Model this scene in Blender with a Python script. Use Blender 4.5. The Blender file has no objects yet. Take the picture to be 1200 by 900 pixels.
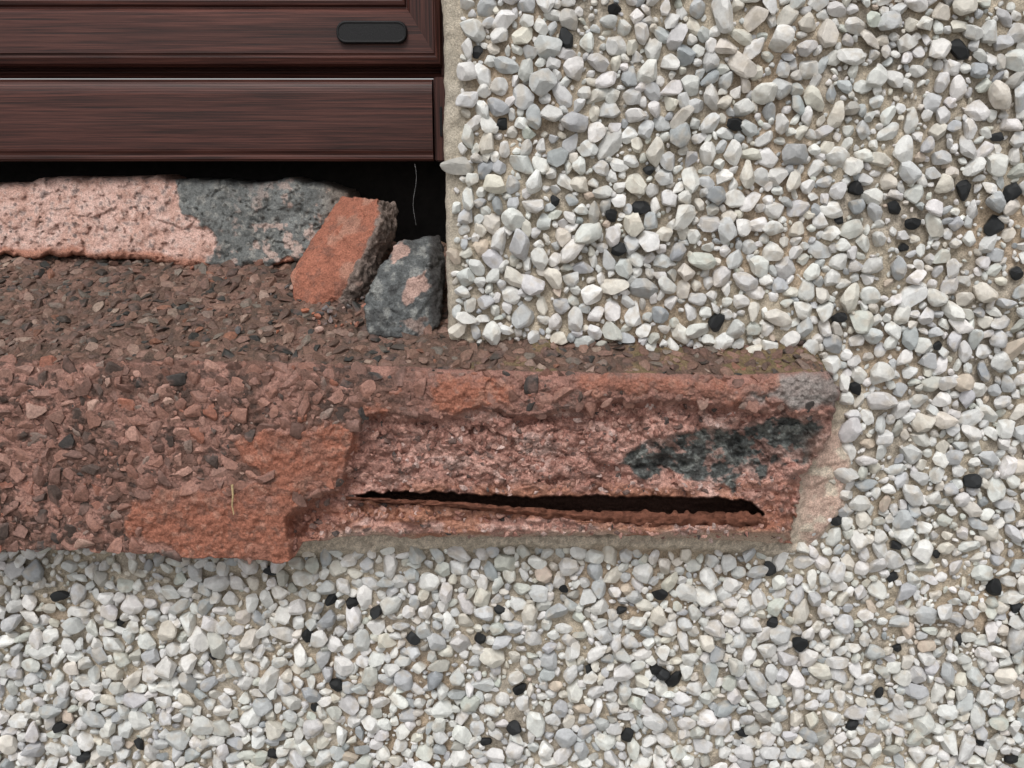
import bpy, bmesh, math, random
import numpy as np
from mathutils import Vector, Matrix
random.seed(7); rng=np.random.default_rng(7)
sc=bpy.context.scene

# ------------------------------------------------------------- camera maths
PITCH=math.radians(14); D=0.52; FPX=600/math.tan(math.radians(30)); Z0=1.2
CP,SP=math.cos(PITCH),math.sin(PITCH)
CAM=np.array([0,-D*CP,Z0+D*SP])
def U(px,py,y):
    px=np.asarray(px,float);py=np.asarray(py,float);y=np.asarray(y,float)
    a=(px-600)/FPX; v=(450-py)/FPX
    dy=CP+v*SP; dz=-SP+v*CP
    t=(y-CAM[1])/dy
    return np.stack(np.broadcast_arrays(a*t,y,CAM[2]+dz*t),-1)
def proj(P):
    d=P-CAM
    f=d[...,1]*CP-d[...,2]*SP; u=d[...,1]*SP+d[...,2]*CP
    return 600+FPX*d[...,0]/f, 450-FPX*u/f

# ------------------------------------------------------------- noise
def _h(i,j,k,s=0):
    h=(i*374761393+j*668265263+k*1442695041+s*974634777)&0xffffffff
    h=((h^(h>>13))*1274126177)&0xffffffff
    h=((h^(h>>15))*2246822519)&0xffffffff
    return ((h^(h>>16))&0xffffffff)/4294967295.0
def vn(P,s=0):
    i=np.floor(P).astype(np.int64); f=P-i; f=f*f*f*(f*(f*6-15)+10)
    r=0
    for a in (0,1):
        wa=f[...,0] if a else 1-f[...,0]
        for b in (0,1):
            wb=f[...,1] if b else 1-f[...,1]
            for c in (0,1):
                wc=f[...,2] if c else 1-f[...,2]
                r=r+wa*wb*wc*_h(i[...,0]+a,i[...,1]+b,i[...,2]+c,s)
    return r
def fbm(P,o=4,s=0,g=.5):
    r=0;a=1;t=0
    for k in range(o):
        r=r+a*vn(P*(2.03**k)+k*17.3,s+k); t+=a; a*=g
    return r/t
def fb2(X,Y,sx,sy,o=4,s=0):
    return fbm(np.stack([X/sx,Y/sy,np.zeros_like(X)+.37],-1),o,s)
def worley(P,s=0):
    i=np.floor(P).astype(np.int64)
    F1=np.full(P.shape[:-1],9.);F2=F1.copy();ID=np.zeros(P.shape[:-1])
    for a in (-1,0,1):
        for b in (-1,0,1):
            for c in (-1,0,1):
                I=i[...,0]+a;J=i[...,1]+b;K=i[...,2]+c
                d=np.sqrt((I+_h(I,J,K,s+1)-P[...,0])**2+(J+_h(I,J,K,s+2)-P[...,1])**2+(K+_h(I,J,K,s+3)-P[...,2])**2)
                m=d<F1
                F2=np.where(m,F1,np.minimum(F2,d)); ID=np.where(m,_h(I,J,K,s+4),ID); F1=np.where(m,d,F1)
    return F1,F2,ID
def w2(X,Y,s,sd_=0):
    return worley(np.stack([X/s,Y/s,np.zeros_like(X)+.5],-1),sd_)
def sd(poly,X,Y):
    poly=np.array(poly,float); n=len(poly)
    dm=np.full(X.shape,1e9); ins=np.zeros(X.shape,bool)
    for k in range(n):
        x1,y1=poly[k];x2,y2=poly[(k+1)%n]
        ex,ey=x2-x1,y2-y1
        t=np.clip(((X-x1)*ex+(Y-y1)*ey)/(ex*ex+ey*ey+1e-9),0,1)
        dm=np.minimum(dm,np.hypot(X-x1-t*ex,Y-y1-t*ey))
        if y1!=y2:
            c=((y1>Y)!=(y2>Y))&(X<(x2-x1)*(Y-y1)/(y2-y1)+x1); ins^=c
    return np.where(ins,dm,-dm)
def ss(x,a,b):
    t=np.clip((x-a)/(b-a),0,1); return t*t*(3-2*t)
def lerp(a,b,m):
    return a*(1-m[...,None])+np.asarray(b)*m[...,None]

# ------------------------------------------------------------- mesh helpers
def mk(name,V,F,col=None,mat=None,parent=None,smooth=True):
    V=np.asarray(V,np.float32).reshape(-1,3);F=np.asarray(F,np.int32);k=F.shape[1]
    me=bpy.data.meshes.new(name)
    me.vertices.add(len(V)); me.vertices.foreach_set('co',V.ravel())
    me.loops.add(F.size); me.loops.foreach_set('vertex_index',F.ravel())
    me.polygons.add(len(F)); me.polygons.foreach_set('loop_start',np.arange(0,F.size,k,dtype=np.int32))
    try: me.polygons.foreach_set('loop_total',np.full(len(F),k,np.int32))
    except Exception: pass
    me.update(calc_edges=True)
    me.polygons.foreach_set('use_smooth',np.full(len(F),smooth,bool))
    if col is not None:
        a=me.color_attributes.new('Col','FLOAT_COLOR','POINT')
        c=np.ones((len(V),4),np.float32); c[:,:3]=np.clip(np.asarray(col).reshape(-1,3),0,1)
        a.data.foreach_set('color',c.ravel())
    me.validate()
    o=bpy.data.objects.new(name,me); sc.collection.objects.link(o)
    if mat: me.materials.append(mat)
    if parent: o.parent=parent
    return o
def gridF(nr,nc):
    i=np.arange(nr*nc).reshape(nr,nc)
    return np.stack([i[:-1,:-1],i[1:,:-1],i[1:,1:],i[:-1,1:]],-1).reshape(-1,4)
def empty(name):
    e=bpy.data.objects.new(name,None); e.empty_display_size=.05; sc.collection.objects.link(e); return e

# ------------------------------------------------------------- materials
def newmat(name):
    m=bpy.data.materials.new(name); m.use_nodes=True
    nt=m.node_tree; b=nt.nodes['Principled BSDF']; return m,nt,b
def noise(nt,scale,detail=3,rough=.6,mapscale=None):
    tc=nt.nodes.new('ShaderNodeTexCoord'); n=nt.nodes.new('ShaderNodeTexNoise')
    n.inputs['Scale'].default_value=scale; n.inputs['Detail'].default_value=detail; n.inputs['Roughness'].default_value=rough
    if mapscale:
        mp=nt.nodes.new('ShaderNodeMapping'); mp.inputs['Scale'].default_value=mapscale
        nt.links.new(tc.outputs['Object'],mp.inputs['Vector']); nt.links.new(mp.outputs['Vector'],n.inputs['Vector'])
    else: nt.links.new(tc.outputs['Object'],n.inputs['Vector'])
    return n
def ramp(nt,src,stops):
    r=nt.nodes.new('ShaderNodeValToRGB'); e=r.color_ramp.elements
    while len(e)<len(stops): e.new(.5)
    for k,(p,c) in enumerate(stops):
        e[k].position=p; e[k].color=(c,c,c,1) if isinstance(c,(int,float)) else (*c,1)
    nt.links.new(src,r.inputs['Fac']); return r
def mul(nt,a,b,fac=1,mode='MULTIPLY'):
    m=nt.nodes.new('ShaderNodeMix'); m.data_type='RGBA'; m.blend_type=mode; m.inputs[0].default_value=fac
    nt.links.new(a,m.inputs[6]); nt.links.new(b,m.inputs[7]); return m.outputs[2]
def stone(name,rough=.8,s1=700,lo=.75,hi=1.2,bs=900,bd=.0004,bst=.6,spec=.3,det=3):
    m,nt,b=newmat(name)
    at=nt.nodes.new('ShaderNodeAttribute'); at.attribute_name='Col'
    r1=ramp(nt,noise(nt,s1,det,.7).outputs['Fac'],[(.3,lo),(.7,hi)])
    c=mul(nt,at.outputs['Color'],r1.outputs[0])
    nt.links.new(c,b.inputs['Base Color'])
    b.inputs['Roughness'].default_value=rough; b.inputs['Specular IOR Level'].default_value=spec
    bp=nt.nodes.new('ShaderNodeBump'); bp.inputs['Distance'].default_value=bd; bp.inputs['Strength'].default_value=bst
    nt.links.new(noise(nt,bs,2,.65).outputs['Fac'],bp.inputs['Height']); nt.links.new(bp.outputs[0],b.inputs['Normal'])
    return m
M_peb=stone('pebble_stone',.65,s1=320,lo=.84,hi=1.1,bs=600,bd=.0003,bst=.5,spec=.3)
M_mort=stone('sand_mortar',.95,s1=1100,lo=.6,hi=1.3,bs=1200,bd=.0008,bst=.9,spec=.15)
M_sill=stone('weathered_sill_concrete',.85,s1=900,lo=.55,hi=1.4,bs=800,bd=.0009,bst=.9,spec=.25)
M_chip=stone('aggregate_chip',.65,s1=700,lo=.62,hi=1.32,bs=900,bd=.0004,bst=.7,spec=.4)
M_frag=stone('broken_stone',.85,s1=900,lo=.55,hi=1.4,bs=900,bd=.0008,bst=1,spec=.25)

def wood(name,mapscale):
    m,nt,b=newmat(name)
    g=noise(nt,1,4,.65,mapscale); g2=noise(nt,1,3,.5,tuple(v*.2 for v in mapscale))
    r=ramp(nt,g.outputs['Fac'],[(.34,(.020,.0085,.007)),(.5,(.058,.020,.0155)),(.7,(.108,.040,.030))])
    r2=ramp(nt,g2.outputs['Fac'],[(.3,.65),(.7,1.3)])
    nt.links.new(mul(nt,r.outputs[0],r2.outputs[0]),b.inputs['Base Color'])
    b.inputs['Roughness'].default_value=.48; b.inputs['Specular IOR Level'].default_value=.3
    bp=nt.nodes.new('ShaderNodeBump'); bp.inputs['Distance'].default_value=.0002; bp.inputs['Strength'].default_value=.5
    nt.links.new(g.outputs['Fac'],bp.inputs['Height']); nt.links.new(bp.outputs[0],b.inputs['Normal'])
    return m
M_woodH=wood('woodgrain_foil',(16,700,900)); M_woodV=wood('woodgrain_foil_upright',(900,700,16))
def plain(name,c,rough=.6,bump=0,sc_=500,spec=.5):
    m,nt,b=newmat(name); n=noise(nt,sc_,4)
    r=ramp(nt,n.outputs['Fac'],[(.3,tuple(v*.6 for v in c)),(.7,tuple(min(1,v*1.35) for v in c))])
    nt.links.new(r.outputs[0],b.inputs['Base Color']); b.inputs['Roughness'].default_value=rough; b.inputs['Specular IOR Level'].default_value=spec
    if bump:
        bp=nt.nodes.new('ShaderNodeBump'); bp.inputs['Distance'].default_value=bump
        nt.links.new(n.outputs['Fac'],bp.inputs['Height']); nt.links.new(bp.outputs[0],b.inputs['Normal'])
    return m
M_black=plain('black_plastic',(.013,.013,.014),.5,.0001,1500,.22)
M_dark=plain('dark_cavity_shade',(.012,.010,.009),.95,.002,120)  # near-black base colour paints in the shade of the void under the frame
M_rust=plain('rusted_iron',(.17,.07,.045),.9,.0016,350,.2)
M_glass,nt_,b_=newmat('window_glass'); b_.inputs['Base Color'].default_value=(.02,.025,.03,1); b_.inputs['Roughness'].default_value=.05
M_ground=plain('paving_concrete',(.2,.19,.175),.9,.004,30)
M_straw=plain('dry_straw',(.5,.38,.2),.7)
M_web=plain('cobweb_silk',(.4,.4,.4),.5)

# ------------------------------------------------------------- rock prototypes
def proto(sub,ncut,dmin,dmax,seed,nz=.1,full=1.0):
    r=np.random.default_rng(seed)
    bm=bmesh.new(); bmesh.ops.create_icosphere(bm,subdivisions=sub,radius=1)
    V=np.array([v.co[:] for v in bm.verts]); F=np.array([[v.index for v in f.verts] for f in bm.faces]); bm.free()
    V*=1+nz*2*(fbm(V*1.3+seed*3.1,3)[:,None]-.5)
    for k in range(ncut):
        n=r.normal(size=3); n/=np.linalg.norm(n); d=r.uniform(dmin,dmax)
        e=V@n-d; V=V-np.outer(np.clip(e,0,None)*full,n)
    V*=1+.04*(fbm(V*3+seed,3)[:,None]-.5)
    V-=V.mean(0); V/=np.percentile(np.linalg.norm(V[:,:2],axis=1),92)
    return V,F
PEB=[proto(3,12,.53,.88,100+k,.22,.97) for k in range(26)]
PEBL=[proto(2,9,.55,.88,300+k) for k in range(8)]
CHIP=[proto(3,10,.36,.78,500+k,.2) for k in range(18)]
def rots(spin,tx,ty,frame):
    def mat(a,ax):
        c,s=np.cos(a),np.sin(a); R=np.zeros((len(a),3,3)); i,j=[(1,2),(2,0),(0,1)][ax]
        R[:,ax,ax]=1;R[:,i,i]=c;R[:,j,j]=c;R[:,i,j]=-s;R[:,j,i]=s; return R
    return frame@mat(tx,0)@mat(ty,1)@mat(spin,2)
def scatter(name,protos,pos,scale,R,col,mat,parent,vfun=None,smooth=False):
    Vs,Fs,Cs=[],[],[];off=0
    idx=rng.integers(0,len(protos),len(pos))
    for p,(PV,PF) in enumerate(protos):
        s=np.where(idx==p)[0]
        if not len(s): continue
        v=PV[None]*scale[s][:,None,:]
        v=np.einsum('nij,nkj->nki',R[s],v)
        vl=v.copy(); v=v+pos[s][:,None,:]
        c=np.repeat(col[s][:,None,:],v.shape[1],1)
        if vfun: c=vfun(v,vl,c)
        f=PF[None]+(np.arange(len(s))*len(PV))[:,None,None]+off
        off+=len(s)*len(PV)
        Vs.append(v.reshape(-1,3));Fs.append(f.reshape(-1,3));Cs.append(c.reshape(-1,3))
    return mk(name,np.concatenate(Vs),np.concatenate(Fs),np.concatenate(Cs),mat,parent,smooth)
def pack(x0,x1,z0,z1,radii,ov,ok,hard=None):
    cell=max(radii)*2.01; G={}; out=[]
    for it in (hard or []):
        out.append(it); G.setdefault((int(it[0]//cell),int(it[1]//cell)),[]).append(it)
    for r in radii:
        x=random.uniform(x0,x1); z=random.uniform(z0,z1)
        if not ok(x,z): continue
        ci,cj=int(x//cell),int(z//cell); good=True
        for a in (-1,0,1):
            for b in (-1,0,1):
                for q in G.get((ci+a,cj+b),()):
                    if (q[0]-x)**2+(q[1]-z)**2<(ov*(q[2]+r))**2: good=False;break
                if not good:break
            if not good:break
        if good:
            it=(x,z,r,0); out.append(it); G.setdefault((ci,cj),[]).append(it)
    return out
FRW=np.array([[1,0,0],[0,0,-1],[0,1,0]],float)   # local z -> world -y

# ------------------------------------------------------------- WALL
wall=empty('pebbledash_wall')
XR=float(U(522,250,0)[0]); XMIN,XMAX=-.46,.44; ZMIN,ZMAX=Z0-.32,Z0+.33
SILLP=[(-900,400),(525,404),(700,410),(965,430),(985,470),(992,510),(975,545),(950,560),(942,626),(900,642),(800,643),(640,638),(520,643),(400,641),(350,640),(325,628),(-900,615)]
CAVP=[(360,470),(955,470),(940,530),(912,560),(905,618),(360,618)]
zc=float(U(300,560,0)[2])
def wallmesh(name,x0,x1,z0,z1,reveal=False):
    st=.0011
    xs=np.arange(x0,x1+st,st); zs=np.linspace(z0,z1,int((z1-z0)/st))
    if not reveal: xs=np.linspace(x0,x1,int((x1-x0)/st))
    if reveal: xs=np.concatenate([[x0]*5,xs]);
    Xg,Zg=np.meshgrid(xs,zs); P=np.stack([Xg,np.zeros_like(Xg),Zg],-1)
    PX,PY=proj(P)
    n=fbm(P*160,4,3)-.5; n2=fbm(P*25,3,5)-.5
    y=-.003*n-.004*n2
    cav=ss(sd(CAVP,PX,PY),-6,3); y=y+cav*.025
    cem=ss(sd([(925,500),(980,505),(995,540),(985,590),(955,636),(930,646),(640,638),(350,644),(350,615),(920,620)],PX+18*(fb2(PX,PY,30,30)-.5),PY+12*(fb2(PX,PY,18,18,4,4)-.5)),-8,8)*(1-cav)
    y=y-cem*(.004+.007*(fb2(PX,PY,24,18,5,6)-.4))
    if reveal:
        hi=ss(Zg,zc-.001,zc+.004)
        d=np.clip(Xg-x0,0,.004)/.004; y=y+.004*(1-np.sqrt(1-(1-d)**2))*hi
        for k,yy in enumerate([.20,.12,.05,.02,.008]): y[:,k]=np.where(Zg[:,k]>zc,yy,y[:,5])
        P[:,:,0]+=.0020*(fbm(np.stack([y*60,Zg*60,Zg*0],-1),4,8)-.5)*(Xg<x0+.004)*2*hi
    P[...,1]=y
    c=np.zeros(P.shape)+np.array([.51,.44,.345])
    c=lerp(c,[.42,.37,.31],ss(fbm(P*30,4,11),.45,.65)*.7)
    c=lerp(c,[.48,.35,.24],ss(fbm(P*14,3,12),.52,.7)*.55)
    c=lerp(c,[.62,.54,.44],cem*.85)
    c=lerp(c,[.52,.34,.28],cem*ss(PX,920,950)*ss(fb2(PX,PY,22,22,4,7),.42,.55)*.7)
    w1,w2_,wid=worley(P*420,2)          # sand grains
    c=c*(.74+.52*wid[...,None])
    if reveal: c=lerp(c,[.52,.47,.39],(Xg<x0+.011)*hi*.6)
    return mk(name,P,gridF(*Xg.shape),c,M_mort,wall)
wallmesh('render_coat_right',XR,XMAX,ZMIN,ZMAX,True)
wallmesh('render_coat_below',XMIN,XR,ZMIN,zc)
m,nt,b=newmat('distant_pebbledash'); tc=nt.nodes.new('ShaderNodeTexCoord'); vo=nt.nodes.new('ShaderNodeTexVoronoi'); vo.inputs['Scale'].default_value=95
nt.links.new(tc.outputs['Object'],vo.inputs['Vector'])
r=ramp(nt,vo.outputs['Distance'],[(.35,(.62,.61,.57)),(.62,(.4,.34,.26))]); nt.links.new(r.outputs[0],b.inputs['Base Color'])
bp=nt.nodes.new('ShaderNodeBump'); bp.invert=True; bp.inputs['Distance'].default_value=.004; nt.links.new(vo.outputs['Distance'],bp.inputs['Height']); nt.links.new(bp.outputs[0],b.inputs['Normal']); b.inputs['Roughness'].default_value=.8
def quadset(name,rects,y,mat,parent):
    V=[];F=[]
    for (x0,x1,z0,z1) in rects:
        k=len(V); V+=[(x0,y,z0),(x1,y,z0),(x1,y,z1),(x0,y,z1)]; F.append((k,k+1,k+2,k+3))
    return mk(name,V,F,None,mat,parent,False)
quadset('outer_render',[(XMAX,2.5,0,2.8),(XR,XMAX,ZMAX,2.8),(XMIN,XMAX,0,ZMIN),(-3,XMIN,0,Z0-.09)],.0015,m,wall)
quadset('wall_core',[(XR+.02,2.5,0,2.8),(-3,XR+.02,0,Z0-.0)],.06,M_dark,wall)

BLK=[(862,145,1.2),(753,243,1.4),(718,252,1.1),(725,292,1.1),(1125,57,1.7),(1003,222,1.2),(1048,243,1.1),(1130,222,1.4),(1185,225,1.4),(1165,265,1.5),(1070,262,1.1),
(840,378,1.5),(983,373,1.1),(663,45,1.2),(588,145,1.0),(1138,563,1.4),(1192,320,1.1),(1165,688,1.4),(1003,455,1.1),(902,666,1.3),(773,697,1.3),(728,716,1.0),(585,715,.9),(937,753,1.4),
(776,790,1.3),(790,797,1.5),(768,785,1.0),(610,808,1.2),(602,853,1.3),(735,862,1.3),(483,748,1.3),(412,706,1.2),(440,718,1.2),(388,703,1.1),(395,803,1.2),(360,745,1.1),(70,698,1.3),
(318,670,1.1),(905,730,1.0),(1050,640,.9),(1047,677,1.1),(1000,850,1.1),(1192,712,1.1),(1052,760,.9),(563,748,1.1),(70,852,1.1),(162,873,1.2),(98,887,1.1),(320,885,1.0),(368,830,.9),
(1030,812,1.1),(980,610,1.0),(1098,650,.8),(1125,750,.8),(690,785,.8),(1060,290,.8),(985,258,.8),(650,235,.8),(570,870,.9),(1185,890,1.2),(1100,405,.9),(720,10,1.0),(1170,160,.9),(250,770,.8),(140,730,.8),(660,690,.8),(870,860,.9),(1150,870,.9),(760,200,.8),(560,60,.9)]
hard=[]
for (a,b2,s) in BLK:
    p=U(a,b2,-.003); hard.append((float(p[0]),float(p[2]),.0037*s,1))
rx=np.arange(XMIN,XMAX+.002,.001); rz=np.arange(ZMIN,ZMAX+.002,.001)
RX,RZ=np.meshgrid(rx,rz); RP=np.stack([RX,np.full_like(RX,-.002),RZ],-1); QX,QY=proj(RP)
okm=(sd(SILLP,QX+14*(fb2(QX,QY,25,25,3,4)-.5),QY+8*(fb2(QX,QY,20,20,3,9)-.5))<-5)
edge=.0035+.007*ss(QY*-1,-330,-60)
okm&=~((RX<XR+edge)&(QY<430)); okm&=~((RX<XR+.001)&(QY<590))
okm&=~(sd([(930,500),(972,505),(982,540),(970,590),(942,634),(930,640)],QX+20*(fb2(QX,QY,18,18,3,14)-.5),QY)>0)
dens=fbm(RP*22,3,31)+.10*ss(QX,950,1200)*ss(-QY,-500,-100)+.03*ss(QX,900,1100)-.06
spare=ss(dens,.50,.66)*.75
def ok(x,z):
    i=int((z-ZMIN)/.001); j=int((x-XMIN)/.001)
    return okm[i,j] and random.random()>spare[i,j]
rad=np.concatenate([np.sort(np.clip(rng.lognormal(math.log(.0041),.22,38000),.0033,.0074))[::-1],np.sort(rng.uniform(.0022,.0034,52000))[::-1]])
P1=pack(XMIN,XMAX,ZMIN,ZMAX,list(rad),.77,ok,hard)
P2=pack(XMIN,XMAX,ZMIN,ZMAX,[random.uniform(.0010,.0021) for _ in range(30000)],.75,lambda x,z: okm[int((z-ZMIN)/.001),int((x-XMIN)/.001)],P1)[len(P1):]
print('pebbles',len(P1),len(P2))
PAL=np.array([[.76,.75,.72],[.67,.665,.645],[.59,.595,.59],[.70,.665,.59],[.50,.51,.515],[.59,.60,.55],[.39,.41,.42],[.62,.52,.43],[.82,.81,.785],[.44,.43,.39]])
PW=np.array([.27,.21,.13,.11,.075,.055,.03,.015,.09,.015]);PW/=PW.sum()
def pebcols(items):
    n=len(items); c=PAL[rng.choice(len(PAL),n,p=PW)]*rng.uniform(.86,1.05,(n,1))*rng.uniform(.98,1.02,(n,3))
    for k,it in enumerate(items):
        if it[3]==1: c[k]=np.array([.016,.017,.018])*random.uniform(.7,1.8)
    return c
def pebv(v,vl,c):
    n=fbm(v*330,3,41)
    d=ss(v[...,1]+.0026*(n-.5),-.0016,.0004)
    c=c*(.88+.22*fbm(v*150,2,44)[...,None])
    c=lerp(c,np.array([.50,.44,.36]),ss(fbm(v*210,3,46),.56,.68)*.5*(c[...,0]>.1))
    return lerp(c,np.array([.49,.42,.33]),d*.85)
def place(items,name,protos,thick=(.5,.85)):
    n=len(items); a=np.array([[i[0],i[1],i[2]] for i in items]); r=a[:,2]
    el=rng.uniform(1.0,1.45,n)
    scl=np.stack([r*el,r/el**.8*1.02,r*rng.uniform(*thick,n)],-1)
    R=rots(rng.uniform(0,6.28,n),rng.normal(0,.36,n),rng.normal(0,.36,n),FRW)
    pos=np.stack([a[:,0],-r*rng.uniform(.05,.6,n)-.0008,a[:,1]],-1)
    scatter(name,protos,pos,scl,R,pebcols(items),M_peb,wall,pebv)
vis=[];far=[]
for it in P1:
    q=proj(np.array([it[0],0,it[1]])); (vis if (-30<q[0]<1230 and -30<q[1]<930 and it[2]>.0028) else far).append(it)
place(vis,'dash_pebbles',PEB); place(far,'dash_pebbles_margin',PEBL)
place(P2,'dash_grit',PEBL)

# ------------------------------------------------------------- SILL
sill=empty('window_sill')
TS=.404
cols=np.arange(-400,990,1.25); NC=len(cols)
yt=np.interp(cols,[-420,0,300,520,700,850,978],[421,421,424,433,438,439,436])+3.5*(fb2(cols,cols*0,50,50,4,2)-.5)*2
yb=np.interp(cols,[-420,0,100,200,260,300,338,346,354,430,700,900,978],[636,643,645,650,654,658,660,654,634,629,628,634,640])+9*(fb2(cols,cols*0,18,18,4,6)-.5)
NF=180
t=np.linspace(0,1,NF)[:,None]
FX=np.repeat(cols[None],NF,0); FY=yt[None]+(yb-yt)[None]*t
def masks(X,Y):
    wx=X+18*(fb2(X,Y,26,26,5,51)-.5); wy=Y+26*(fb2(X,Y,26,26,5,52)-.5)
    wx2=X+38*(fb2(X,Y,26,26,6,53)-.5); wy2=Y+36*(fb2(X,Y,26,26,6,54)-.5)
    Bp=[(336,700),(338,600),(360,580),(398,566),(412,505),(436,480),(500,486),(560,478),(640,486),(700,470),(780,466),(850,474),(920,480),(962,486),(1000,500),(1000,700)]
    B=sd(Bp,wx,wy)
    Dk=sd([(728,548),(745,528),(790,508),(850,500),(900,492),(966,500),(962,522),(945,545),(925,540),(905,548),(890,566),(868,548),(855,588),(838,552),(815,560),(795,556),(770,560)],wx2,wy2)
    Tc=np.maximum.reduce([sd([(150,598),(190,578),(270,570),(335,572),(338,610),(348,662),(230,662),(150,625)],wx2,wy2),
        sd([(278,520),(310,503),(360,505),(405,497),(412,530),(395,560),(362,577),(335,600),(300,590),(330,560),(285,545)],wx2,wy2),
        sd([(508,440),(545,438),(600,450),(590,472),(545,482),(512,474)],wx2,wy2),
        sd([(672,438),(760,440),(860,446),(900,440),(910,462),(850,476),(800,464),(700,462),(672,456)],wx2,wy2),
        sd([(425,474),(450,470),(455,486),(430,496)],wx2,wy2),
        sd([(892,580),(935,560),(930,640),(890,640)],wx2,wy2)-2])
    Gp=sd([(842,456),(900,442),(990,440),(985,480),(930,482),(880,472)],wx2,wy2)
    gx=[420,520,600,700,800,892]; gc=np.interp(X,gx,[582,586,592,597,599,602])+4*(fb2(X,Y*0,40,40,3,61)-.5)
    gh=np.interp(X,[415,440,520,640,720,800,880,896],[0,6,8,11,16,17,15,0])
    up=(Y<gc); gh=gh*np.where(up,1,.85)+np.where(up,9,6)*(fb2(X,Y*0+up*50,15,15,5,62)-.5)
    G=gh-np.abs(Y-gc); G=np.where((X<416)|(X>896),-9,G)
    return B,Dk,Tc,Gp,G
B,Dk,Tc,Gp,G=masks(FX,FY)
Bm=ss(B,-2,9); Dm=ss(Dk,-2,4); Tm=ss(Tc,-1,3); Gm=ss(G,-1.2,1.2)
RXf=FX*.95+FY*.3; RYf=FY*.95-FX*.3
q1,q2,qi=w2(RXf+18*(fb2(FX,FY,20,20,3,70)-.5),(RYf+14*(fb2(FX,FY,20,20,3,69)-.5))*1.6,38,71)
q3,q4,qj=w2(FX+6*(fb2(FX,FY,9,9,3,68)-.5),FY*1.3,15,72)
# each fracture facet is its own tilted plane
tx_=np.sin(qi*57.)*.12; 
frac=6+1.5*ss(FY,500,590)+(qi-.5)*6+(q1**2)*5+(qj-.5)*3+q3*1.8+8*(fb2(RXf,RYf,80,26,5,73)-.5)+4.2*(fb2(FX,FY,8,7,4,74)-.5)
frac=np.clip(frac,1.0,30)
hol=ss(sd([(740,548),(790,514),(880,496),(968,502),(958,540),(900,562),(780,568)],FX,FY),-6,16)
frac=frac+8*hol+Dm*(1.5+9*(fb2(FX,FY,15,12,4,79)-.5)+3*(w2(FX,FY,12,90)[2]-.5))
rec=Bm*frac
under=ss(FY,608,617)*(FX>405)*(FX<935)
rec=rec*(1-under)+under*(4+8*fb2(FX,FY,26,12,4,75)+ss(FY,622,634)*8)*Bm
rec=rec*(1-Gm)+Gm*(29+4*fb2(FX,FY,20,5,3,76))
rw=np.interp(cols,[-420,400,620,978],[46,42,22,18])[None]; rd=np.interp(cols,[-420,400,620,978],[12,11,7,6.5])[None]
tt=np.clip((FY-yt[None])/rw,0,1); rec=rec+rd*(1-np.sqrt(1-(1-tt)**2))
rough=3.0*(fb2(FX,FY,30,26,4,77)-.5)+2.6*(fb2(FX,FY,7,6,4,78)-.5)
rec=rec+rough*1.3-Tm*1.1*(1-Bm)*(.4+1.2*fb2(FX,FY,12,12,3,80))
chp=ss(fb2(FX,FY,24,18,4,89),.60,.68)*ss(FX,420,520)*(1-Bm)*ss(FY,436,446); rec=rec+chp*2.0
xb=np.interp(FY,[430,445,460,485,505,525,545,570,600,640],[966,978,982,976,974,960,946,936,930,922])+26*(fb2(FX,FY,16,14,5,83)-.5)
ed=xb-FX; rec=rec+ss(-ed,-14,0)*8; rec=np.where(ed<0,rec+ss(-ed,0,4)*40,rec)
rec=np.minimum(rec,42)
FW=U(FX,FY,-.035+rec*.001)
NT=130
E=FW[0]
sfr=np.linspace(0,1,NT+1)[:-1][:,None]
yy=.115+(E[None,:,1]-.115)*sfr
TX=np.repeat(E[None,:,0],NT,0); TZ=E[None,:,2]+(yy-E[None,:,1])*TS
TW=np.stack([TX,yy,TZ],-1)
dz=.0045*(fbm(TW*60,4,81)-.5)+.003*(fbm(TW*220,4,82)-.5)
TW[...,2]+=dz*np.clip((yy-E[None,:,1])/.006,0,1)
UW=[]
for yk in (.0,.03):
    q=FW[-1].copy(); q[:,1]=np.maximum(q[:,1]+.002,yk); UW.append(q[None])
W=np.concatenate([TW,FW]+UW,0)
px,py=proj(W)
isfront=np.zeros(W.shape[:2]); isfront[NT:]=1
n1=fbm(W*55,4,91);n2=fbm(W*240,4,92);w1,w2_,wid=worley(W*300,93)
c=np.zeros(W.shape)+np.array([.17,.095,.074])
c=lerp(c,[.37,.20,.16],ss(n1,.46,.60)*.8); c=lerp(c,[.055,.038,.032],ss(n2,.48,.66)*.8)
top=1-isfront
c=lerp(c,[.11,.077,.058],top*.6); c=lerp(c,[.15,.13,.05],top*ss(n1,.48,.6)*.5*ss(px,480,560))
B2,D2,T2,G2,S2=masks(px,py)
ff=isfront
bm_=ss(B2+8*(n2-.5),-3,4)*ff
pk=np.zeros(W.shape)+np.array([.49,.285,.235])
pk=lerp(pk,[.34,.175,.14],ss(fb2(px+.3*py,py-.3*px,60,22,4,95),.44,.58)*.8)
pk=lerp(pk,[.59,.41,.36],ss(fb2(px,py,35,20,4,96),.52,.66)*.75)
pk=lerp(pk,[.19,.12,.105],ss(fb2(px,py,10,9,4,97),.60,.70)*.65)
pk=pk*(.70+.52*wid[...,None])
pk=lerp(pk,[.36,.16,.095],ss(py,555,582)*ss(fb2(px,py,50,20,3,98),.4,.52)*.75)
pk=lerp(pk,[.30,.14,.11],ss(-py,-515,-480)*ss(fb2(px,py,40,16,4,94),.40,.54)*.7)
pk=lerp(pk,[.33,.15,.115],ss(-px,-440,-380)*.6)
c=lerp(c,pk,bm_)
c=lerp(c,[.34,.175,.14],ff*ss(px,440,520)*(1-bm_)*.65)
c=lerp(c,[.14,.10,.085],ff*ss(px,440,520)*(1-bm_)*ss(fb2(px,py,16,9,5,101),.54,.62)*.6)
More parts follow.
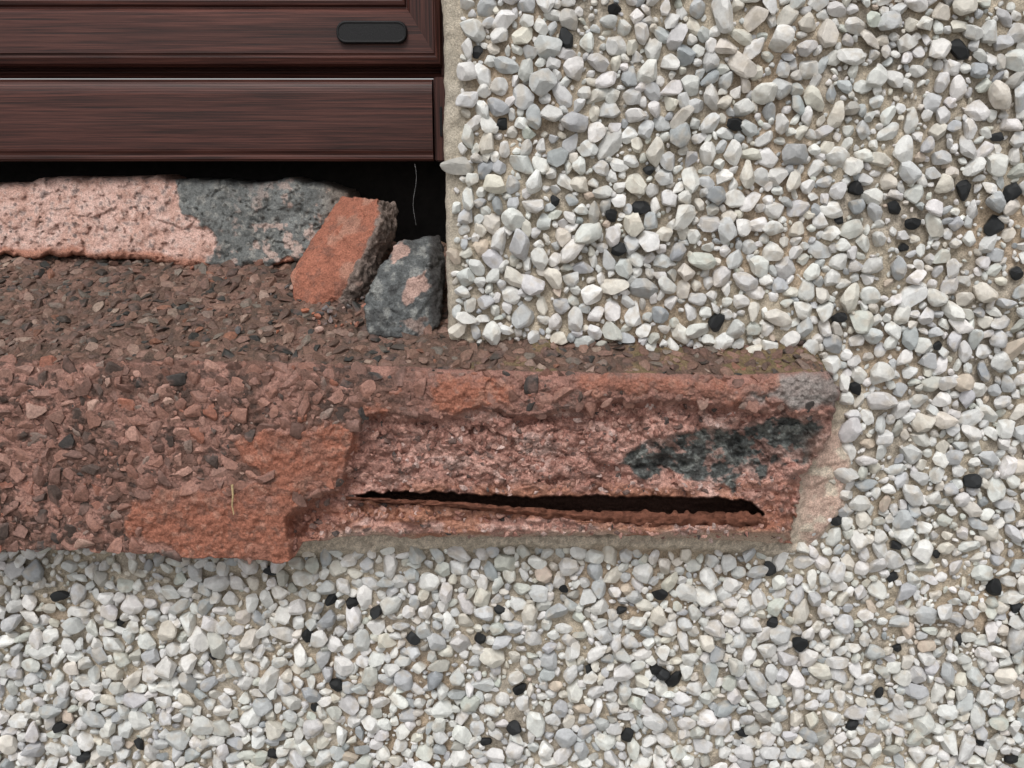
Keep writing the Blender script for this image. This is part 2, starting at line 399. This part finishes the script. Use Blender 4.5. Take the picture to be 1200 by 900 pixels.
dk=np.zeros(W.shape)+np.array([.10,.112,.108])*(.55+.9*wid[...,None]); dk=lerp(dk,[.25,.265,.245],ss(fb2(px,py,16,12,4,88),.50,.62)*.75); dk=lerp(dk,[.035,.037,.037],ss(n2,.5,.62)*.65)
c=lerp(c,dk,ss(D2+5*(n2-.5),-2,3)*ff*(.97-.55*ss(fb2(px,py,13,11,5,87),.57,.62)))
c=lerp(c,np.array([.27,.255,.24])*(.6+.8*n2[...,None]),ss(G2,-6,8)*ff*.8)
tr=np.zeros(W.shape)+np.array([.33,.132,.086]); tr=tr*(.7+.6*n2[...,None]); tr=lerp(tr,[.23,.108,.078],ss(n1,.48,.62)*.6); tr=lerp(tr,[.39,.225,.17],ss(n2,.57,.68)*.5)
tal=ss(T2+14*(n2-.5),-5,4)*ff*(.96-.25*ss(px,600,650))*(1-.5*ss(fb2(px,py,9,9,4,86),.57,.65))
c=lerp(c,tr,tal)
c=lerp(c,[.05,.024,.017],ss(S2,-2,1)*ff)
c=lerp(c,[.55,.44,.35],ff*ss(py,616,632)*ss(px,360,420)*ss(fb2(px,py,30,10,3,99),.35,.55)*.85)
c=lerp(c,[.50,.33,.275],ff*ss(px,935,962)*ss(py,500,520)*.85)
mk('sill_body',W,gridF(*W.shape[:2]),c,M_sill,sill)

CH=np.array([[.25,.125,.093],[.31,.16,.12],[.165,.09,.07],[.37,.21,.165],[.085,.058,.048],[.25,.18,.15],[.43,.275,.22],[.055,.047,.043],[.32,.13,.085]])
CW=np.array([.25,.22,.18,.10,.10,.06,.03,.035,.05]);CW/=CW.sum()
chipok=(B<2)&(Tc+8*(fb2(FX,FY,10,10,3,84)-.5)*2<0)&(Gp<0)&(ed>8)
def idx(x,y):
    j=min(max(int(round((x-cols[0])/1.25)),0),NC-1); i=min(max(int((y-yt[j])/(yb[j]-yt[j])*NF),0),NF-1); return i,j
def okf(x,y):
    i,j=idx(x,y)
    if i<3 or i>=NF-1: return False
    if x>440 and random.random()<.8: return False
    return bool(chipok[i,j])
cf1=pack(-398,970,422,655,sorted([min(11,random.lognormvariate(math.log(5.3),.36)) for _ in range(24000)],reverse=True)+[random.uniform(1.8,3.2) for _ in range(18000)],.83,okf)
pos=[];rr=[]
for q in cf1:
    i,j=idx(q[0],q[1]); pos.append(FW[i,j]); rr.append(q[2]*.00047)
pos=np.array(pos);rr=np.array(rr)
pos[:,1]+=rr*rng.uniform(0.0,.28,len(rr))
def chipset(name,pos,rr,frame,tilt,darken=1.,pal=CH,w=CW,th=(.4,.65),mat=M_chip,dust=.35):
    n=len(pos); el=rng.uniform(1,1.5,n)
    scl=np.stack([rr*el,rr/el**.6,rr*rng.uniform(*th,n)],-1)
    R=rots(rng.uniform(0,6.28,n),rng.normal(0,tilt,n),rng.normal(0,tilt,n),frame)
    col=pal[rng.choice(len(pal),n,p=w)]*rng.uniform(.75,1.2,(n,1))*darken
    def vf(v,vl,c):
        return lerp(c,np.array([.38,.215,.175])*darken,ss(fbm(v*170,3,48),.5,.62)*dust)
    print(name,n)
    return scatter(name,CHIP,pos,scl,R,col,mat,sill,vf)
chipset('front_aggregate',pos,rr,FRW,.18,.95,th=(.38,.55))
a=math.atan(TS); FRT=np.array([[1,0,0],[0,math.cos(a),-math.sin(a)],[0,math.sin(a),math.cos(a)]])
x0t,x1t=TW[0,0,0],TW[0,-1,0]-.008
ct=pack(x0t,x1t,-.030,.11,sorted([min(.0042,random.lognormvariate(math.log(.0021),.36)) for _ in range(36000)],reverse=True)+[random.uniform(.0008,.0014) for _ in range(16000)],.82,lambda x,y: not(x>XR and y>.006))
pos=[];rr=[]
for q in ct:
    j=int(np.searchsorted(E[:,0],q[0])); j=min(max(j,0),NC-1)
    if q[1]<E[j,1]: continue
    i=int((.115-q[1])/(.115-E[j,1])*NT); i=min(max(i,0),NT-1)
    p=TW[i,j].copy(); p[0]=q[0]; pos.append(p); rr.append(q[2])
pos=np.array(pos);rr=np.array(rr); pos[:,2]-=rr*rng.uniform(-.05,.3,len(rr))
CW2=np.array([.20,.14,.2,.08,.15,.10,.05,.10,.03]);CW2/=CW2.sum()
CH2=CH*np.array([.98,1.12,1.1])
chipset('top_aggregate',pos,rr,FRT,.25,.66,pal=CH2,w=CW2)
pos=[];rr=[]
for _ in range(3600):
    i=random.randrange(8,NF-2); j=random.randrange(int((345-cols[0])/1.25),NC-12)
    if B[i,j]>4 and G[i,j]<-3 and ed[i,j]>6 and Dk[i,j]<-2: pos.append(FW[i,j]+np.array([0,.0005,0])); rr.append(random.choice([.0005,.0007,.0009,.0012,.0017,.0022]))
pos=np.array(pos);rr=np.array(rr)
chipset('fracture_grains',pos,rr,FRW,.6,1.0,np.array([[.46,.27,.22],[.34,.17,.135],[.17,.115,.10],[.54,.40,.36],[.09,.075,.07]]),np.array([.38,.32,.13,.10,.07]),(.5,.8),M_sill)
bp_=[(405,584),(470,588),(540,592),(600,598),(660,604),(720,608),(780,609),(840,609),(900,611)]
bx=np.arange(405,901,2.); bc=np.interp(bx,[p[0] for p in bp_],[p[1] for p in bp_])
hh=np.interp(bx,[405,600,700,760,890,900],[2.0,4,7,8.5,8,5])
V=[];ns=18
for k,x in enumerate(bx):
    for q in range(ns):
        an=2*math.pi*q/ns; r_=1+.5*(float(vn(np.array([x/7.,q*.9,1.]),5))-.5)*2+.3*(float(vn(np.array([x/30.,q*.5,4.]),5))-.5)
        V.append(U(x,bc[k]+hh[k]*math.sin(an)*r_,-.023+.006*math.cos(an)*r_))
V=np.array(V).reshape(len(bx),ns,3); V=np.concatenate([V,V[:,:1]],1)
mk('rusted_reinforcing_bar',V,gridF(len(bx),ns+1),None,M_rust,sill)

# ------------------------------------------------------------- mortar bed slab under the frame
cs=np.arange(-400,414,1.4)
tb=np.interp(cs,[-420,0,60,150,215,300,380,412],[212,214,208,205,210,213,213,226])+18*(fb2(cs,cs*0,26,26,5,111)-.5)
bb=np.interp(cs,[-420,0,100,190,250,285,330,380,412],[300,300,302,308,314,318,308,305,300])+16*(fb2(cs,cs*0,20,20,4,112)-.5)
NR=80; t=np.linspace(0,1,NR)[:,None]
SX=np.repeat(cs[None],NR,0); SY=tb[None]+(bb-tb)[None]*t
y=.098-.022*t+0*SX
s1,s2,si=w2(SX+12*(fb2(SX,SY,18,18,3,117)-.5),SY+12*(fb2(SX,SY,18,18,3,118)-.5),30,119)
y=y-.001*( 9*(fb2(SX,SY,70,40,5,113)-.5)+6*(fb2(SX,SY,12,12,4,114)-.5)+2.5*(si-.5)-2*s1)
y=y+.011*(1-np.sqrt(1-(1-np.clip(t/.2,0,1))**2))+.006*(1-np.sqrt(1-(1-np.clip((1-t)/.08,0,1))**2))
y=y+.02*(1-np.sqrt(1-(1-np.clip((412-SX)/14,0,1))**2))
gp=sd([(207,200),(240,200),(420,200),(420,330),(330,303),(290,322),(262,312),(247,300),(248,268),(212,248)],SX+34*(fb2(SX,SY,24,24,6,115)-.5),SY+34*(fb2(SX,SY,24,24,6,116)-.5))
gm=ss(gp,-1,1.5); y=y-.0018*gm
pit=ss(fb2(SX,SY,7,7,3,127),.66,.74); y=y+.0016*pit
SW=U(SX,SY,y)
q=SW[0].copy(); q[:,1]=.145; q2=SW[-1].copy(); q2[:,1]=.13
SWf=np.concatenate([q[None],SW,q2[None]],0)
w1,w2_,wid=worley(SW*330,120); n1=fbm(SW*90,4,121); n2=fbm(SW*300,3,122)
c=np.zeros(SW.shape)+np.array([.56,.37,.315]); c=lerp(c,[.45,.265,.21],ss(n1,.44,.62)*.65); c=lerp(c,[.65,.50,.44],ss(n2,.5,.7)*.6)
c=lerp(c,[.20,.15,.14],ss(n2,.65,.73)*.8); c=lerp(c,[.16,.12,.11],(wid>.92)*ss(.5-w1,0,.1)*.8); c=c*(1-.3*pit[...,None])
c=lerp(c,[.36,.15,.095],ss(SY-bb[None]+10*(n1-.5),-13,-6)*.8)
g=np.zeros(SW.shape)+np.array([.15,.155,.15]); g=g*(.45+1.0*n1[...,None]); g=lerp(g,[.30,.29,.265],ss(n2,.55,.68)*.6)
g=lerp(g,[.46,.34,.295],ss(fb2(SX,SY,12,12,5,125),.57,.63)*ss(SX+SY,480,600)*.85)
g=lerp(g,[.20,.155,.125],ss(SX,365,400)*.7); g=lerp(g,[.05,.045,.04],(wid>.85)*ss(.5-w1,0,.1)*.7)
c=lerp(c,g,gm)
cf=np.concatenate([c[:1],c,c[-1:]],0)
Wx=SWf[:,-1:].copy(); Wx[...,1]=.15
mk('mortar_bed',np.concatenate([SWf,Wx],1),gridF(SWf.shape[0],SWf.shape[1]+1),np.concatenate([cf,cf[:,-1:]],1),M_frag)

# ------------------------------------------------------------- loose fragments
def fragment(name,pts,colf,vox=.0008,amp=(.0022,.0013),seed=1):
    bm=bmesh.new()
    for (a_,b_2,y_) in pts: bm.verts.new(U(a_,b_2,y_).tolist())
    bmesh.ops.convex_hull(bm,input=bm.verts)
    me=bpy.data.meshes.new(name+'_tmp'); bm.to_mesh(me); bm.free()
    o=bpy.data.objects.new(name+'_tmp',me); sc.collection.objects.link(o)
    md=o.modifiers.new('r','REMESH'); md.mode='VOXEL'; md.voxel_size=vox
    dg=bpy.context.evaluated_depsgraph_get(); ev=o.evaluated_get(dg); m2=ev.to_mesh()
    nv=len(m2.vertices); V=np.zeros(nv*3); m2.vertices.foreach_get('co',V); V=V.reshape(-1,3)
    N=np.zeros(nv*3); m2.vertices.foreach_get('normal',N); N=N.reshape(-1,3)
    F=np.array([list(p.vertices) for p in m2.polygons if len(p.vertices)==4])
    ev.to_mesh_clear(); bpy.data.objects.remove(o)
    col,kx=colf(V,N)
    f1,f2,fi=worley(V*70+seed,seed+20)
    V=V+N*((amp[0]*2*(fbm(V*90+seed,4,seed)-.5)+amp[0]*1.0*(fi-.5)+amp[1]*2*(fbm(V*420+seed,4,seed+5)-.5))*kx)[:,None]
    return mk(name,V,F,col,M_frag)
def col1(V,N):
    X,Y=proj(V); X2=X+16*(fb2(X,Y,14,14,5,131)-.5)
    m=ss(sd([(385,215),(446,228),(438,268),(415,318),(404,336),(374,375),(335,375),(325,320),(365,270)],X2,Y),-1,1.5)
    n=fbm(V*300,4,132); w1,w2_,wid=worley(V*260,133)
    dkk=np.zeros(V.shape)+np.array([.18,.14,.12]); dkk=dkk*(.45+1.1*wid[:,None]); dkk=lerp(dkk,[.42,.27,.22],ss(fbm(V*120,3,134),.48,.60)*ss(Y,322,342))
    t_=np.zeros(V.shape)+np.array([.33,.13,.085]); t_=t_*(.65+.7*n[:,None]); t_=lerp(t_,[.40,.23,.17],ss(fbm(V*80,3,135),.52,.65)*.6); t_=lerp(t_,[.20,.10,.075],ss(fbm(V*150,4,136),.56,.68)*.55)
    return lerp(dkk,t_,m),1.25-.65*m
fragment('stone_fragment',[(400,229,.078),(442,233,.056),(441,268,.044),(419,318,.035),(376,364,.034),(350,364,.036),(339,322,.046),(370,280,.060),
 (464,241,.074),(465,266,.068),(448,305,.056),(433,345,.044),(416,363,.038),(405,234,.1),(452,244,.1),(350,335,.07),(430,335,.07),(380,355,.06)],col1,seed=3)
def col2(V,N):
    X,Y=proj(V); X2=X+24*(fb2(X,Y,14,14,5,141)-.5); Y2=Y+24*(fb2(X,Y,14,14,5,142)-.5)
    n=fbm(V*260,4,143); w1,w2_,wid=worley(V*240,144)
    g=np.zeros(V.shape)+np.array([.13,.137,.137]); g=g*(.45+1.0*n[:,None])
    g=lerp(g,[.30,.30,.28],ss(n,.55,.68)*.6); g=lerp(g,[.055,.055,.055],ss(fbm(V*130,4,145),.52,.62)*.7)
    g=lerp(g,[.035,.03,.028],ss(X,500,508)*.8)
    m=ss(sd([(480,320),(504,314),(498,346),(484,356),(474,345)],X2,Y2),-1,1.5); m2=ss(sd([(462,285),(475,283),(472,300),(458,305)],X2,Y2),-1,1.5); m3=ss(sd([(470,378),(500,372),(495,392),(478,388)],X2,Y2),-1,1.5)
    c=lerp(g,np.array([.48,.32,.27])*(.6+.7*n[:,None]),np.maximum(m,m2)*.9); c=lerp(c,[.30,.22,.19],m3*.8)
    return c,np.ones(len(V))*1.0
fragment('stone_fragment',[(468,284,.034),(514,277,.045),(520,300,.034),(497,318,.012),(452,306,.020),(427,347,.013),(432,392,.004),(488,398,.004),(514,380,.010),(517,325,.018),
 (440,340,.011),(470,288,.06),(516,286,.06),(440,345,.05),(514,370,.05)],col2,seed=9)
pos=[];rr=[]
for _ in range(130):
    x=random.gauss(float(U(420,380,.02)[0]),.035); y_=random.uniform(.0,.075)
    if x>XR-.004: continue
    z=float(E[300,2]+(y_-E[300,1])*TS)+.0012; pos.append((x,y_,z)); rr.append(random.choice([.0006,.0009,.0013,.002]))
chipset('loose_crumbs',np.array(pos),np.array(rr),FRT,.6,1.,np.array([[.33,.12,.07],[.13,.12,.12],[.42,.28,.23]]),np.array([.4,.4,.2]),(.5,.9))

# ------------------------------------------------------------- WINDOW
win=empty('window')
def zof(py,y): return float(U(600,py,y)[2])
def extr(name,prof,x0,x1,mat,parent):
    V=[];n=len(prof)
    for x in (x0,x1):
        for (p,y_) in prof: V.append((x,y_,zof(p,y_)))
    bm=bmesh.new(); vs=[bm.verts.new(v) for v in V]
    for k in range(n): bm.faces.new((vs[k],vs[(k+1)%n],vs[n+(k+1)%n],vs[n+k]))
    bm.faces.new(vs[:n]); bm.faces.new(vs[n:][::-1]); bmesh.ops.recalc_face_normals(bm,faces=bm.faces)
    bmesh.ops.bevel(bm,geom=[e_ for e_ in bm.edges if abs(e_.verts[0].co.x-e_.verts[1].co.x)>.01],offset=.0009,segments=3,affect='EDGES',clamp_overlap=True)
    me=bpy.data.meshes.new(name); bm.to_mesh(me); bm.free()
    me.materials.append(mat); o=bpy.data.objects.new(name,me); sc.collection.objects.link(o); o.parent=parent; return o
XE=float(U(507,140,.09)[0])
extr('frame_sill_rail',[(93,.15),(93,.0935),(97,.0905),(102,.0892),(108,.0885),(150,.0873),(176,.087),(181,.0885),(183,.0885),(185,.0875),(189,.089),(189,.15)],-.9,XE,M_woodH,win)
extr('frame_upstand',[(70,.155),(70,.104),(84,.103),(92,.100),(92,.155)],-.9,XE+.03,M_woodH,win)
def box(name,x0,x1,y0,y1,z0,z1,mat,parent,bev=.0008):
    bm=bmesh.new(); bmesh.ops.create_cube(bm,size=1)
    for v in bm.verts: v.co=Vector(((x0+x1)/2+v.co.x*(x1-x0),(y0+y1)/2+v.co.y*(y1-y0),(z0+z1)/2+v.co.z*(z1-z0)))
    bmesh.ops.bevel(bm,geom=list(bm.edges),offset=bev,segments=3,affect='EDGES')
    me=bpy.data.meshes.new(name); bm.to_mesh(me); bm.free(); me.materials.append(mat)
    o=bpy.data.objects.new(name,me); sc.collection.objects.link(o); o.parent=parent; return o
box('frame_jamb',XE+.0008,XE+.045,.0915,.15,zof(189,.0915),zof(90,.0915),M_woodV,win)
box('jamb_slot',XE+.0045,XE+.0062,.0905,.0925,zof(160,.0915),zof(125,.0915),M_black,win,.0004)
box('frame_jamb_upper',XE+.006,XE+.045,.0935,.15,zof(89.5,.0915),2.3,M_woodV,win)
xo=float(U(517,60,.085)[0]); zo=zof(77,.085)
prof=[(0,.12),(0,.091),(.0015,.0875),(.005,.086),(.006,.0868),(.0068,.0868),(.0076,.0858),(.031,.0875),(.0335,.090),(.0348,.093),(.0356,.093),(.0368,.091),(.039,.0905),(.046,.094),(.056,.102),(.058,.12)]
for nm,mat_,seg in (('sash_bottom_rail',M_woodH,0),('sash_stile',M_woodV,1)):
    V=[]
    for (o_,y_) in prof:
        if seg==0: V.append([(-.9,y_,zo+o_),(xo-.62*o_,y_,zo+o_)])
        else: V.append([(xo-.62*o_,y_,zo+o_),(xo-.62*o_,y_,2.3)])
    V=np.array(V)
    mk(nm,V,gridF(len(prof),2),None,mat_,win,False)
quadset('glass_pane',[(-.9,xo-.034,zo+.056,2.3)],.116,M_glass,win)
def yface(z):
    return float(np.interp(z-zo,[p[0] for p in prof[7:9]],[p[1] for p in prof[7:9]])) if z-zo>.031 else .0858+(z-zo-.0076)/(.0234)*.0017
xc0,xc1=float(U(394,38,.084)[0]),float(U(477,38,.084)[0]); zc0,zc1=zof(51,.084),zof(24,.084)
bm=bmesh.new(); rr_=(zc1-zc0)*.42; ring=[]
for (cx,cz,a0) in ((xc1-rr_,zc1-rr_,0),(xc0+rr_,zc1-rr_,90),(xc0+rr_,zc0+rr_,180),(xc1-rr_,zc0+rr_,270)):
    for k in range(9):
        an=math.radians(a0+k*90/8); ring.append((cx+rr_*math.cos(an),cz+rr_*math.sin(an)))
cx=(xc0+xc1)/2; cz=(zc0+zc1)/2; rows=[]
for (f,yo) in ((1,.002),(1,-.0016),(.985,-.0026),(.95,-.0033),(.88,-.0036),(.8,-.0036),(.77,-.0031)):
    ins=(1-f)*(zc1-zc0)/2; row=[]
    for (x,z) in ring:
        dx,dz_=x-cx,z-cz
        x2=cx+dx*(1-ins/((xc1-xc0)/2)); z2=cz+dz_*(1-ins/((zc1-zc0)/2)); row.append(bm.verts.new((x2,yface(z2)+yo,z2)))
    rows.append(row)
for a_,b_2 in zip(rows[:-1],rows[1:]):
    for k in range(len(ring)):
        f=bm.faces.new((a_[k],a_[(k+1)%len(ring)],b_2[(k+1)%len(ring)],b_2[k])); f.smooth=True
bm.faces.new(rows[-1])
me=bpy.data.meshes.new('drain_cap'); bm.to_mesh(me); bm.free(); me.materials.append(M_black); o=bpy.data.objects.new('drain_cap',me); sc.collection.objects.link(o); o.parent=win
quadset('cavity_back',[(-.9,XR+.06,Z0+.0,Z0+.16)],.149,M_dark,wall)  # back of the void, its darkness put into the colour

# ------------------------------------------------------------- straw, cobweb, ground
def tube(name,pts,r0,r1,mat,parent=None):
    cu=bpy.data.curves.new(name,'CURVE'); cu.dimensions='3D'; sp=cu.splines.new('POLY'); sp.points.add(len(pts)-1)
    for k,p in enumerate(pts): sp.points[k].co=(*p,1); sp.points[k].radius=r0+(r1-r0)*k/(len(pts)-1)
    cu.bevel_depth=1; cu.bevel_resolution=2; cu.materials.append(mat)
    o=bpy.data.objects.new(name,cu); sc.collection.objects.link(o); o.parent=parent; return o
tube('straw',[U(272,568,-.0385),U(273,580,-.0392),U(272,592,-.039),U(274,603,-.0385)],.0007,.0003,M_straw)
tube('cobweb',[U(486+2*math.sin(k*.8),192+k*8,.07-.002*k) for k in range(10)],.00005,.00004,M_web)
mk('ground',[(-60,-60,0),(60,-60,0),(60,60,0),(-60,60,0)],[(0,1,2,3)],None,M_ground,None,False)

# ------------------------------------------------------------- light
EL=54
w=bpy.data.worlds.new('World'); sc.world=w; w.use_nodes=True; nt=w.node_tree; bg=nt.nodes['Background']
sky=nt.nodes.new('ShaderNodeTexSky'); sky.sky_type='NISHITA'; sky.sun_disc=False; sky.sun_elevation=math.radians(EL); sky.sun_rotation=math.radians(195); sky.dust_density=3
hs=nt.nodes.new('ShaderNodeHueSaturation'); hs.inputs['Saturation'].default_value=.12
nt.links.new(sky.outputs[0],hs.inputs['Color']); nt.links.new(hs.outputs[0],bg.inputs['Color']); bg.inputs['Strength'].default_value=.145
sl=bpy.data.lights.new('sun','SUN'); sl.energy=1.45; sl.angle=math.radians(24); sl.color=(1,.98,.955)
so=bpy.data.objects.new('sun',sl); sc.collection.objects.link(so)
az=math.radians(-15)
d=Vector((math.sin(az)*math.cos(math.radians(EL)),-math.cos(az)*math.cos(math.radians(EL)),math.sin(math.radians(EL))))
so.rotation_euler=d.to_track_quat('Z','Y').to_euler()
cd=bpy.data.cameras.new('Camera'); co=bpy.data.objects.new('Camera',cd); sc.collection.objects.link(co)
co.location=CAM; co.rotation_euler=(math.radians(90)-PITCH,0,0); cd.sensor_width=36; cd.lens=18/math.tan(math.radians(30)); cd.clip_start=.01; cd.clip_end=300
sc.camera=co
sc.view_settings.view_transform='Standard'; sc.view_settings.look='None'; sc.view_settings.exposure=0
